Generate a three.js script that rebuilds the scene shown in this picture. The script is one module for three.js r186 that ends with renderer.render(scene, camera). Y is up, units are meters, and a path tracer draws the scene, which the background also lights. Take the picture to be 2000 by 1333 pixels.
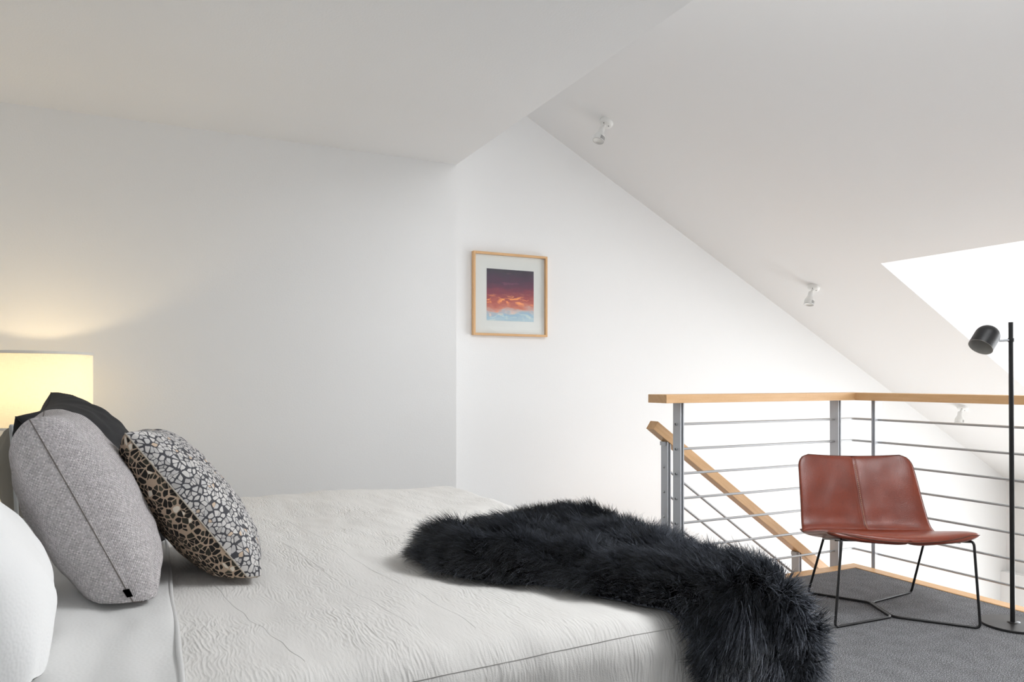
import * as THREE from 'three';
import { RoundedBoxGeometry } from 'three/addons/geometries/RoundedBoxGeometry.js';
import { mergeGeometries, mergeVertices } from 'three/addons/utils/BufferGeometryUtils.js';
import { RectAreaLightUniformsLib } from 'three/addons/lights/RectAreaLightUniformsLib.js';

// ------------------------------------------------------------------ camera, sky, window light, exposure
// x runs along the bed towards the stair void, -z runs across the bed towards the picture wall.
const scene = new THREE.Scene();
const renderer = new THREE.WebGLRenderer({ antialias: true });
renderer.toneMapping = THREE.LinearToneMapping;
renderer.toneMappingExposure = 1.09;
renderer.shadowMap.enabled = true;

const camera = new THREE.PerspectiveCamera(2 * Math.atan(666.5 / 1455) * 180 / Math.PI, 2000 / 1333, 0.05, 100);
camera.position.set(0, 1.07, 0);
camera.lookAt(0.4415, 1.07, -0.8973);
camera.setViewOffset(2000, 1333, 0, -77.5, 2000, 1333);
scene.add(camera);

scene.background = new THREE.Color(0.86, 0.93, 1.0);
scene.backgroundIntensity = 2.5;

RectAreaLightUniformsLib.init();
function windowLight(name, w, h, at, target, intensity, color) {
  const l = new THREE.RectAreaLight(color, intensity, w, h);
  l.name = name; l.position.set(...at); l.lookAt(...target); scene.add(l);
}
const DAY = new THREE.Color(0.98, 0.99, 1.0);
windowLight('dormer_daylight', 3.5, 1.0, [6.33, 1.22, -1.27], [0, 1.0, -1.27], 5.5, DAY);
windowLight('lower_daylight', 3.9, 1.8, [7.2, -1.35, -1.1], [0, -1.35, -1.1], 6.6, DAY);
windowLight('roof_window_daylight', 1.4, 1.1, [2.275 + 0.03, 2.728 + 0.058, -0.75], [2.305 - 0.515, 2.786 - 1, -0.75], 13, DAY);

// ------------------------------------------------------------------ helpers
const V3 = THREE.Vector3;
const P = (u, h, v) => new V3(u, h, -v);
function rng(seed) { let a = seed >>> 0; return () => { a = (a + 0x6D2B79F5) | 0; let t = Math.imul(a ^ (a >>> 15), 1 | a); t = (t + Math.imul(t ^ (t >>> 7), 61 | t)) ^ t; return ((t ^ (t >>> 14)) >>> 0) / 4294967296; }; }
const clamp = (x, a, b) => Math.min(b, Math.max(a, x));
const sstep = (a, b, x) => { const t = clamp((x - a) / (b - a), 0, 1); return t * t * (3 - 2 * t); };
// gradient noise, optionally periodic
const GR = []; { const r = rng(91); for (let i = 0; i < 4096; i++) { const a = r() * 6.28318; GR.push([Math.cos(a), Math.sin(a)]); } }
function pn(x, y, px = 4096, py = 4096, s = 0) {
  const x0 = Math.floor(x), y0 = Math.floor(y), fx = x - x0, fy = y - y0;
  const g = (i, j) => { const a = ((i % px) + px) % px, b = ((j % py) + py) % py; return GR[((a * 374761 + b * 668265 + s * 9277 + ((a * b) % 977) * 31) >>> 0) % 4096]; };
  const d = (i, j) => { const q = g(x0 + i, y0 + j); return q[0] * (fx - i) + q[1] * (fy - j); };
  const w = (t) => t * t * t * (t * (t * 6 - 15) + 10), a = w(fx), b = w(fy);
  return 1.5 * ((d(0, 0) * (1 - a) + d(1, 0) * a) * (1 - b) + (d(0, 1) * (1 - a) + d(1, 1) * a) * b);
}
function tex(w, h, fn, srgb) {
  const d = new Uint8Array(w * h * 4);
  for (let y = 0; y < h; y++) for (let x = 0; x < w; x++) {
    const c = fn(x / w, y / h, x, y), k = (y * w + x) * 4;
    d[k] = clamp(c[0], 0, 1) * 255; d[k + 1] = clamp(c[1], 0, 1) * 255; d[k + 2] = clamp(c[2], 0, 1) * 255; d[k + 3] = 255;
  }
  const t = new THREE.DataTexture(d, w, h); t.magFilter = THREE.LinearFilter; t.minFilter = THREE.LinearFilter;
  t.wrapS = t.wrapT = THREE.RepeatWrapping; if (srgb) t.colorSpace = THREE.SRGBColorSpace; t.needsUpdate = true; return t;
}
const grey = (g) => [g, g, g];
const rep = (t, x, y) => { t.repeat.set(x, y); return t; };
const taken = {};
function numbered(n) { const k = taken[n] = (taken[n] ?? -1) + 1; return k ? `${n}_${String(k).padStart(3, '0')}` : n; }
function thing(name, label, category, base, group) {
  const o = new THREE.Group(); o.name = numbered(name); o.position.copy(base); o.userData = { label, category };
  if (group) o.userData.group = group;
  scene.add(o); return o;
}
// geometry comes in world metres; it is stored relative to the thing's base
function part(root, name, geo, mat, parent = root, label) {
  geo.translate(-root.position.x, -root.position.y, -root.position.z);
  const m = new THREE.Mesh(geo, mat); m.name = name; m.castShadow = m.receiveShadow = true; parent.add(m);
  if (label) m.userData.label = label;
  return m;
}
function struct(name, geo, mat, label, category) {
  const m = new THREE.Mesh(geo, mat); m.name = name; m.castShadow = m.receiveShadow = true; m.userData = { kind: 'structure', label, category }; scene.add(m); return m;
}
// planar uv in metres from the dominant normal
function uvm(g, along) {
  const p = g.attributes.position, n = g.attributes.normal, a = new Float32Array(p.count * 2);
  for (let i = 0; i < p.count; i++) {
    const x = p.getX(i), y = p.getY(i), z = p.getZ(i), nx = Math.abs(n.getX(i)), ny = Math.abs(n.getY(i)), nz = Math.abs(n.getZ(i));
    let u, v; if (nx > ny && nx > nz) { u = z; v = y; } else if (ny > nz) { u = x; v = z; } else { u = x; v = y; }
    if (along === 'x') { u = x; v = y + z; } if (along === 'z') { u = z; v = x + y; } if (along === 'y') { u = y; v = x + z; }
    a[2 * i] = u; a[2 * i + 1] = v;
  }
  g.setAttribute('uv', new THREE.BufferAttribute(a, 2)); return g;
}
function box(u0, u1, h0, h1, v0, v1, r = 0, along) {
  const g = r ? new RoundedBoxGeometry(u1 - u0, h1 - h0, v1 - v0, 2, r) : new THREE.BoxGeometry(u1 - u0, h1 - h0, v1 - v0);
  g.translate((u0 + u1) / 2, (h0 + h1) / 2, -(v0 + v1) / 2); return uvm(g, along);
}
function rod(a, b, r, seg = 10) {
  const d = new V3().subVectors(b, a), g = new THREE.CylinderGeometry(r, r, d.length(), seg);
  g.applyQuaternion(new THREE.Quaternion().setFromUnitVectors(new V3(0, 1, 0), d.clone().normalize())); g.translate((a.x + b.x) / 2, (a.y + b.y) / 2, (a.z + b.z) / 2); return g;
}
// polyline with rounded bends
function bent(pts, bend) {
  const path = new THREE.CurvePath();
  let last = pts[0];
  for (let i = 1; i < pts.length - 1; i++) {
    const a = pts[i - 1], b = pts[i], c = pts[i + 1], da = new V3().subVectors(a, b), dc = new V3().subVectors(c, b);
    const k = Math.min(bend, da.length() * 0.48, dc.length() * 0.48);
    const p = b.clone().addScaledVector(da.normalize(), k), q = b.clone().addScaledVector(dc.normalize(), k);
    path.add(new THREE.LineCurve3(last, p)); path.add(new THREE.QuadraticBezierCurve3(p, b, q)); last = q;
  }
  path.add(new THREE.LineCurve3(last, pts[pts.length - 1])); return path;
}
function tubeAlong(pts, r, bend, n = 90, seg = 8) {
  const path = bent(pts, bend), out = []; const L = path.getLength();
  for (const c of path.curves) { const k = c.isLineCurve3 ? Math.max(2, Math.round(c.getLength() / L * n * 0.3)) : 8; for (let i = 0; i < k; i++) out.push(c.getPoint(i / k)); }
  out.push(pts[pts.length - 1]);
  return new THREE.TubeGeometry(new PolyCurve(out), out.length - 1, r, seg, false);
}
class PolyCurve extends THREE.Curve {
  constructor(p) { super(); this.p = p; }
  getPoint(t, o = new V3()) { const n = this.p.length - 1, k = Math.min(n - 1, Math.floor(t * n)); return o.copy(this.p[k]).lerp(this.p[k + 1], t * n - k); }
  getPointAt(t, o) { return this.getPoint(t, o); }
  getTangent(t, o = new V3()) { const n = this.p.length - 1, x = t * n, k = clamp(Math.round(x), 0, n); return o.subVectors(this.p[Math.min(n, k + 1)], this.p[Math.max(0, k - 1)]).normalize(); }
  getTangentAt(t, o) { return this.getTangent(t, o); }
}
// a regular grid of points -> indexed geometry with smooth normals, uv given by fn
function gridGeo(nx, ny, fn, flip) {
  const pos = [], uv = [], idx = [];
  for (let j = 0; j <= ny; j++) for (let i = 0; i <= nx; i++) { const q = fn(i / nx, j / ny); pos.push(q.p.x, q.p.y, q.p.z); uv.push(q.uv[0], q.uv[1]); }
  for (let j = 0; j < ny; j++) for (let i = 0; i < nx; i++) { const a = j * (nx + 1) + i, b = a + 1, c = a + nx + 1, d = c + 1; if (flip) idx.push(a, c, b, b, c, d); else idx.push(a, b, c, b, d, c); }
  const g = new THREE.BufferGeometry(); g.setAttribute('position', new THREE.Float32BufferAttribute(pos, 3)); g.setAttribute('uv', new THREE.Float32BufferAttribute(uv, 2)); g.setIndex(idx); g.computeVertexNormals(); return g;
}
// uv in metres measured along the cloth, from the middle of the panel outwards
function clothUv(g, nx, ny) {
  const p = g.attributes.position, uv = g.attributes.uv, W = nx + 1, at = (i, j) => new V3().fromBufferAttribute(p, j * W + i), ci = nx >> 1, cj = ny >> 1;
  const U = new Float32Array(W * (ny + 1)), Vv = new Float32Array(W * (ny + 1));
  for (let j = 0; j <= ny; j++) { for (let i = ci + 1; i <= nx; i++) U[j * W + i] = U[j * W + i - 1] + at(i, j).distanceTo(at(i - 1, j)); for (let i = ci - 1; i >= 0; i--) U[j * W + i] = U[j * W + i + 1] - at(i, j).distanceTo(at(i + 1, j)); }
  for (let i = 0; i <= nx; i++) { for (let j = cj + 1; j <= ny; j++) Vv[j * W + i] = Vv[(j - 1) * W + i] + at(i, j).distanceTo(at(i, j - 1)); for (let j = cj - 1; j >= 0; j--) Vv[j * W + i] = Vv[(j + 1) * W + i] - at(i, j).distanceTo(at(i, j + 1)); }
  for (let k = 0; k < U.length; k++) uv.setXY(k, U[k] + 0.3, Vv[k] + 0.3);
  return g;
}
const mat = (o) => new THREE.MeshStandardMaterial({ side: THREE.DoubleSide, ...o });
const phys = (o) => new THREE.MeshPhysicalMaterial({ side: THREE.DoubleSide, ...o });

// ------------------------------------------------------------------ materials
const rollerT = rep(tex(256, 256, (x, y) => grey(0.5 + 0.25 * pn(x * 64, y * 64, 64, 64) + 0.2 * pn(x * 128, y * 128, 128, 128, 3))), 2, 2);
const paint = mat({ color: new THREE.Color(0.85, 0.848, 0.842), roughness: 0.85, bumpMap: rollerT, bumpScale: 0.0003 });
const oakT = tex(512, 256, (x, y) => {
  const g = pn(x * 4 + 1.5 * pn(x * 2, y * 6, 2, 6, 7), y * 90, 4, 90) * 0.5 + pn(x * 8, y * 30, 8, 30, 2) * 0.5 + pn(x * 60, y * 128, 60, 128, 5) * 0.3;
  const k = 0.5 + 0.45 * g; return [0.81 + 0.08 * k, 0.63 + 0.10 * k, 0.43 + 0.12 * k];
}, true);
rep(oakT, 1.2, 3);
const oak = mat({ map: oakT, roughness: 0.42 });
const carpetC = rep(tex(1024, 1024, (x, y) => {
  const g = 0.5 + 0.62 * pn(x * 190, y * 190, 190, 190) + 0.55 * pn(x * 380, y * 380, 380, 380, 4) + 0.08 * pn(x * 12, y * 12, 12, 12, 9);
  const k = 0.19 + 0.46 * clamp(g, 0, 1); return [k, k * 1.01, k * 1.03];
}, true), 1.25, 1.25);
const carpetB = rep(tex(1024, 1024, (x, y) => grey(0.5 + 0.4 * pn(x * 190, y * 190, 190, 190) + 0.3 * pn(x * 400, y * 400, 400, 400, 4))), 1.25, 1.25);
const carpet = mat({ map: carpetC, bumpMap: carpetB, bumpScale: 0.004, roughness: 1 });
const steel = mat({ color: new THREE.Color(0.52, 0.54, 0.57), roughness: 0.45, metalness: 0.35 });
const rodSteel = mat({ color: new THREE.Color(0.42, 0.43, 0.44), roughness: 0.4, metalness: 0.4 });
const blackMetal = mat({ color: new THREE.Color(0.014, 0.014, 0.015), roughness: 0.38, metalness: 0.2 });
const whitePlastic = mat({ color: new THREE.Color(0.82, 0.82, 0.80), roughness: 0.35 });
const glass = phys({ color: 0xffffff, transmission: 1, thickness: 0, roughness: 0, ior: 1.45 });

// ------------------------------------------------------------------ room shell
const CEIL = 2.30, UEDGE = 1.587, VA = 3.944, VB = 4.25, VBACK = -3.0, UHEAD = -1.0;
const slopeH = (u) => 3.90 - 0.515 * u;
const UEAVE = 7.29, LOW = -2.7, DV0 = -0.6, DV1 = 3.13, DU0 = 4.085, DH = slopeH(4.085), DU1 = 6.45;
const SK = [1.75, 2.80, 0.0, 1.50];   // roof window: u0, u1, v0, v1
const UC = 3.636, VC = 2.952, US = 3.714, VS = 3.025, USTAIR = 2.32;

{ // loft floor: an L that leaves the stairwell open
  const s = new THREE.Shape([[UHEAD - 0.2, VBACK - 0.2], [UC, VBACK - 0.2], [UC, VC], [USTAIR, VC], [USTAIR, VB], [UHEAD - 0.2, VB]].map(([a, b]) => new THREE.Vector2(a, b)));
  const g = new THREE.ExtrudeGeometry(s, { depth: 0.28, bevelEnabled: false }); g.rotateX(-Math.PI / 2); g.scale(1, 1, 1); g.translate(0, -0.28, 0);
  struct('floor', uvm(g), carpet, 'grey looped carpet of the loft floor', 'floor');
}
struct('trim_1', box(UC, US, -0.30, 0.004, VBACK - 0.2, VC, 0.003, 'z'), oak, 'pale oak strip edging the carpet under the long railing', 'trim');
struct('trim_2', box(USTAIR, US, -0.30, 0.004, VC, VS, 0.003, 'x'), oak, 'pale oak strip edging the carpet above the stairs', 'trim');
struct('floor_lower', box(-1.2, UEAVE + 0.2, LOW - 0.15, LOW, VBACK - 0.2, VB + 0.2), mat({ color: new THREE.Color(0.70, 0.695, 0.675), roughness: 0.5 }), 'timber coloured floor of the room below', 'floor');
struct('wall_left', box(UHEAD - 0.2, UEDGE, 0, CEIL, VA, VB), paint, 'grey white wall behind the bedside lamp', 'wall');
struct('wall_far', box(UHEAD - 0.2, UEAVE + 0.2, LOW, 3.3, VB, VB + 0.2), paint, 'white gable wall where the sunset picture hangs', 'wall');
struct('wall_head', box(UHEAD - 0.2, UHEAD, 0, CEIL, VBACK, VA), paint, 'white wall behind the head of the bed', 'wall');
struct('ceiling', box(UHEAD - 0.2, UEDGE, CEIL, 3.3, VBACK, VB), paint, 'flat white ceiling over the bed', 'ceiling');
struct('wall_under', box(-1.2, -1.0, LOW, -0.28, VBACK, VB), paint, 'white wall of the room below', 'wall');
{ // raking ceiling with the dormer opening cut out
  const c = Math.hypot(1, 0.515), L = (u) => u * c;
  const s = new THREE.Shape(); s.moveTo(L(1.35), VBACK - 0.2); s.lineTo(L(UEAVE + 0.25), VBACK - 0.2); s.lineTo(L(UEAVE + 0.25), VB + 0.2); s.lineTo(L(1.35), VB + 0.2);
  const hole = new THREE.Path(); hole.moveTo(L(DU0), DV0 - 0.06); hole.lineTo(L(DU0), DV1 + 0.06); hole.lineTo(L(DU1 + 0.08), DV1 + 0.06); hole.lineTo(L(DU1 + 0.08), DV0 - 0.06); s.holes.push(hole);
  const sky = new THREE.Path(); sky.moveTo(L(SK[0]), SK[2]); sky.lineTo(L(SK[0]), SK[3]); sky.lineTo(L(SK[1]), SK[3]); sky.lineTo(L(SK[1]), SK[2]); s.holes.push(sky);
  const g = new THREE.ExtrudeGeometry(s, { depth: 0.14, bevelEnabled: false });
  const m = new THREE.Matrix4().makeBasis(new V3(1 / c, -0.515 / c, 0), new V3(0, 0, -1), new V3(0.515 / c, 1 / c, 0)); m.setPosition(0, 3.90, 0);
  g.applyMatrix4(m); struct('ceiling_slope', uvm(g), paint, 'white raking ceiling falling towards the void', 'ceiling');
}
{ // dormer: cheeks, lid, glazed front
  const cheek = (v0) => { const s = new THREE.Shape([[DU0, DH], [DU1 + 0.08, DH], [DU1 + 0.08, slopeH(DU1 + 0.08)]].map(([a, b]) => new THREE.Vector2(a, b))); const g = new THREE.ExtrudeGeometry(s, { depth: 0.06, bevelEnabled: false }); g.translate(0, 0, -v0 - 0.06); return uvm(g); };
  struct('wall_dormer', cheek(DV1), paint, 'bright white cheek of the dormer recess', 'wall');
  struct('wall_dormer_near', cheek(DV0 - 0.06), paint, 'white near cheek of the dormer', 'wall');
  struct('ceiling_dormer', box(DU0, DU1 + 0.3, DH, DH + 0.12, DV0 - 0.12, DV1 + 0.12), paint, 'white lid of the dormer recess', 'ceiling');
}
// window in a frame: structure, panes as children
function glazing(name, label, bars, panes) {
  const m = struct(name, mergeGeometries(bars.map((b) => box(...b))), whitePlastic, label, 'window');
  for (const p of panes) { const q = new THREE.Mesh(box(...p), glass); q.name = 'pane'; m.add(q); }
}
{
  const h0 = slopeH(DU1) + 0.03, h1 = DH, n = 4, a = DV0, b = DV1, bars = [[DU1, DU1 + 0.06, h0, h0 + 0.06, a, b], [DU1, DU1 + 0.06, h1 - 0.05, h1, a, b]], panes = [];
  for (let i = 0; i <= n; i++) { const v = a + (b - a - 0.05) * i / n; bars.push([DU1, DU1 + 0.06, h0 + 0.06, h1 - 0.05, v, v + 0.05]); if (i < n) panes.push([DU1 + 0.025, DU1 + 0.031, h0 + 0.06, h1 - 0.05, v + 0.05, v + (b - a - 0.05) / n]); }
  glazing('window_1', 'white framed dormer window over the void', bars, panes);
}
const holedWall = (name, label, w0, w1, o, place) => {
  const s = new THREE.Shape(); s.moveTo(w0[0], w0[1]); s.lineTo(w1[0], w0[1]); s.lineTo(w1[0], w1[1]); s.lineTo(w0[0], w1[1]);
  const h = new THREE.Path(); h.moveTo(o[0], o[2]); h.lineTo(o[0], o[3]); h.lineTo(o[1], o[3]); h.lineTo(o[1], o[2]); s.holes.push(h);
  const g = new THREE.ExtrudeGeometry(s, { depth: 0.18, bevelEnabled: false }); place(g); struct(name, uvm(g), paint, label, 'wall');
};
holedWall('wall_eave', 'white low wall under the eave of the room below', [VBACK, LOW], [VB, 0.12], [-0.9, 3.1, -2.4, -0.4], (g) => { g.rotateY(Math.PI / 2); g.translate(UEAVE, 0, 0); });
glazing('window_2', 'white framed window of the room below', [[UEAVE + 0.06, UEAVE + 0.12, -2.4, -2.34, -0.9, 3.1], [UEAVE + 0.06, UEAVE + 0.12, -0.46, -0.4, -0.9, 3.1], ...[-0.9, 0.4, 1.74, 3.05].map((v) => [UEAVE + 0.06, UEAVE + 0.12, -2.34, -0.46, v, v + 0.05])], [-0.85, 0.45, 1.79].map((v) => [UEAVE + 0.087, UEAVE + 0.093, -2.34, -0.46, v, v + 1.26]));
struct('trim_3', box(UEAVE - 0.09, UEAVE, LOW, -0.72, 3.3, VB), paint, 'white boxed ledge in the corner of the room below', 'trim');
struct('wall_back', box(UHEAD - 0.2, UEAVE + 0.18, LOW, 3.3, VBACK - 0.18, VBACK), paint, 'white wall behind the viewer', 'wall');
{ // roof window in the raking ceiling
  const c = Math.hypot(1, 0.515), m = new THREE.Matrix4().makeBasis(new V3(1 / c, -0.515 / c, 0), new V3(0, 0, -1), new V3(0.515 / c, 1 / c, 0)); m.setPosition(0, 3.90, 0);
  const bb = (u0, u1, v0, v1, d0, d1) => { const g = new THREE.BoxGeometry((u1 - u0) * c, v1 - v0, d1 - d0); g.translate((u0 + u1) / 2 * c, (v0 + v1) / 2, (d0 + d1) / 2); g.applyMatrix4(m); return g; };
  const f = struct('window_3', mergeGeometries([bb(SK[0], SK[1], SK[2], SK[2] + 0.05, 0.06, 0.14), bb(SK[0], SK[1], SK[3] - 0.05, SK[3], 0.06, 0.14), bb(SK[0], SK[0] + 0.05, SK[2] + 0.05, SK[3] - 0.05, 0.06, 0.14), bb(SK[1] - 0.05, SK[1], SK[2] + 0.05, SK[3] - 0.05, 0.06, 0.14)]), whitePlastic, 'white framed roof window in the raking ceiling', 'window');
  const q = new THREE.Mesh(bb(SK[0] + 0.05, SK[1] - 0.05, SK[2] + 0.05, SK[3] - 0.05, 0.10, 0.106), glass); q.name = 'pane'; f.add(q);
}

// ------------------------------------------------------------------ staircase below the loft edge (treads, two strings)
{
  const t = thing('staircase', 'pale timber stairs going down beside the gable wall', 'stairs', P(4.2, LOW, 3.7));
  const n = 14, rise = -LOW / n, go = 0.245;
  for (let i = 1; i < n; i++) part(t, 'tread', box(USTAIR + 0.02 + (i - 1) * go, USTAIR + 0.05 + i * go, -i * rise - 0.04, -i * rise, 3.29, 4.195, 0.004, 'z'), oak);
  for (const v of [3.245, 4.2]) {
    const L = 4.2, g = new THREE.BoxGeometry(L, 0.24, 0.04); g.rotateZ(-Math.atan2(rise, go)); g.translate(USTAIR + 0.02 + 0.5 * 13 * go, -rise * 7.1, -v - 0.02); part(t, 'string', uvm(g, 'x'), oak);
  }
}

// ------------------------------------------------------------------ balustrades
{
  const t = thing('balustrade', 'level railing with wide oak handrail around the stair void', 'railing', P(3.2, 0, 3.0));
  const HT = 1.0, HB = 0.957, V0 = 2.985, V1 = 3.135, U0 = 3.675, U1 = 3.825;
  const mitre = (pts) => { const s = new THREE.Shape(pts.map(([a, b]) => new THREE.Vector2(a, b))); const g = new THREE.ExtrudeGeometry(s, { depth: HT - HB - 0.004, bevelEnabled: true, bevelThickness: 0.002, bevelSize: 0.002, bevelOffset: -0.002, bevelSegments: 2 }); g.rotateX(-Math.PI / 2); g.translate(0, HB + 0.002, 0); return g; };
  part(t, 'handrail', uvm(mitre([[2.325, V0], [U0, V0], [U1, V1], [2.325, V1]]), 'x'), oak);
  part(t, 'handrail', uvm(mitre([[U0, VBACK], [U1, VBACK], [U1, V1], [U0, V0]]), 'z'), oak);
  const RV = 3.06, RU = 3.75, hs = [0.846, 0.718, 0.591, 0.463, 0.335, 0.208, 0.08];
  const postU = (u) => { for (const d of [0, 0.0175]) part(t, 'post', box(u + d, u + d + 0.0065, -0.28, HB, RV - 0.03, RV + 0.03, 0.001), steel); };
  const postV = (v) => { for (const d of [0, 0.0175]) part(t, 'post', box(RU - 0.03, RU + 0.03, -0.28, HB, v + d, v + d + 0.0065, 0.001), steel); };
  postU(2.448); postU(3.592); postV(2.888); postV(1.72); postV(0.5); postV(-0.7);
  for (const h of hs) { part(t, 'rail', tubeAlong([P(2.44, h, RV), P(RU, h, RV), P(RU, h, VBACK)], 0.0064, 0.02, 40, 8), rodSteel); }
}
{
  const t = thing('stair_balustrade', 'sloping oak stair handrail on grey posts behind the level railing', 'railing', P(3.4, -1, 3.2));
  const A = [2.41, 0.857], k = -0.714, len = 3.4, an = Math.atan(k), v0 = 3.165, v1 = 3.23;
  const g = new RoundedBoxGeometry(len, 0.05, v1 - v0, 2, 0.002); uvm(g, 'x'); g.translate(len / 2, -0.025, 0); g.rotateZ(an); g.translate(A[0], A[1], -(v0 + v1) / 2); part(t, 'handrail', g, oak);
  const top = (u) => A[1] + k * (u - A[0]);
  for (const u of [2.475, 3.43, 4.4]) { for (const d of [0, 0.0175]) part(t, 'post', box(u + d, u + d + 0.0065, top(u) - 1.15, top(u) - 0.065, 3.17, 3.225, 0.001), steel); part(t, 'bracket', box(u - 0.015, u + 0.05, top(u) - 0.085, top(u) - 0.064, 3.18, 3.215, 0.001), steel); }
  for (let i = 0; i < 5; i++) { const d = -0.20 - i * 0.132; part(t, 'rail', rod(P(2.47, top(2.47) + d, 3.197), P(4.9, top(4.9) + d, 3.197), 0.0064), rodSteel); }
}

// ------------------------------------------------------------------ framed picture
{
  const u0 = 1.812, u1 = 2.332, h0 = 1.352, h1 = 1.872, d = 0.032, F = 0.014, vb = VB - 0.001, vf = VB - d;
  const t = thing('framed_picture', 'square oak framed photograph of a purple and orange sunset sky', 'picture', P((u0 + u1) / 2, h0, VB - d / 2));
  part(t, 'frame_side', box(u0, u0 + F, h0, h1, vf, vb, 0.0012, 'y'), oak); part(t, 'frame_side', box(u1 - F, u1, h0, h1, vf, vb, 0.0012, 'y'), oak);
  part(t, 'frame_side', box(u0 + F, u1 - F, h0, h0 + F, vf, vb, 0.0012, 'x'), oak); part(t, 'frame_side', box(u0 + F, u1 - F, h1 - F, h1, vf, vb, 0.0012, 'x'), oak);
  part(t, 'mat_board', box(u0 + F, u1 - F, h0 + F, h1 - F, VB - 0.012, VB - 0.008), mat({ color: new THREE.Color(0.78, 0.80, 0.77), roughness: 0.9 }));
  const W = u1 - u0 - 2 * F, pr = [u0 + F + 0.168 * W, u0 + F + 0.842 * W, h0 + F + 0.165 * W, h1 - F - 0.175 * W];
  // a print of an evening sky: colour bands broken by cloud streaks
  const fb = (x, y, s) => { let a = 0, k = 1; for (let i = 0; i < 5; i++) { a += pn(x * k, y * k, 4096, 4096, s + i) / k; k *= 2; } return a; };
  const stops = [[0, [0.72, 0.82, 0.86]], [0.12, [0.62, 0.76, 0.84]], [0.2, [0.80, 0.74, 0.74]], [0.27, [0.82, 0.52, 0.44]], [0.36, [0.72, 0.34, 0.30]], [0.48, [0.60, 0.24, 0.27]], [0.6, [0.45, 0.15, 0.27]], [0.75, [0.30, 0.13, 0.26]], [0.9, [0.22, 0.13, 0.24]], [1, [0.15, 0.13, 0.20]]];
  const ramp = (y) => { let i = 0; while (i < stops.length - 2 && y > stops[i + 1][0]) i++; const [a, ca] = stops[i], [b, cb] = stops[i + 1], k = clamp((y - a) / (b - a), 0, 1); return ca.map((c, j) => c + (cb[j] - c) * k); };
  const print = tex(512, 512, (x, y) => {
    const w = fb(x * 3.2, y * 9, 11), w2 = fb(x * 5 + 3, y * 15 + w, 23), c = ramp(clamp(y + 0.06 * w + 0.03 * w2 - 0.04 * (x - 0.5), 0, 1));
    const hot = Math.exp(-(((y - 0.42) / 0.10) ** 2)) * sstep(0.12, 0.75, w2 + 0.35 * w + 0.15), pale = Math.exp(-(((y - 0.09) / 0.10) ** 2)) * sstep(-0.1, 0.6, w2), pink = 0.4 * sstep(0.45, 0.9, w) * sstep(0.45, 0.6, y);
    return [c[0] + hot * 0.38 + pale * 0.16 + pink * 0.35, c[1] + hot * 0.40 + pale * 0.10 + pink * 0.2, c[2] + hot * 0.10 + pale * 0.03 + pink * 0.18];
  }, true);
  const g = new THREE.PlaneGeometry(pr[1] - pr[0], pr[3] - pr[2]); g.translate((pr[0] + pr[1]) / 2, (pr[2] + pr[3]) / 2, -(VB - 0.0125)); part(t, 'print', g, mat({ map: print, roughness: 0.6 }), t, 'evening sky print');
  part(t, 'glass_pane', box(u0 + F, u1 - F, h0 + F, h1 - F, VB - 0.024, VB - 0.022), glass);
}

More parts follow.
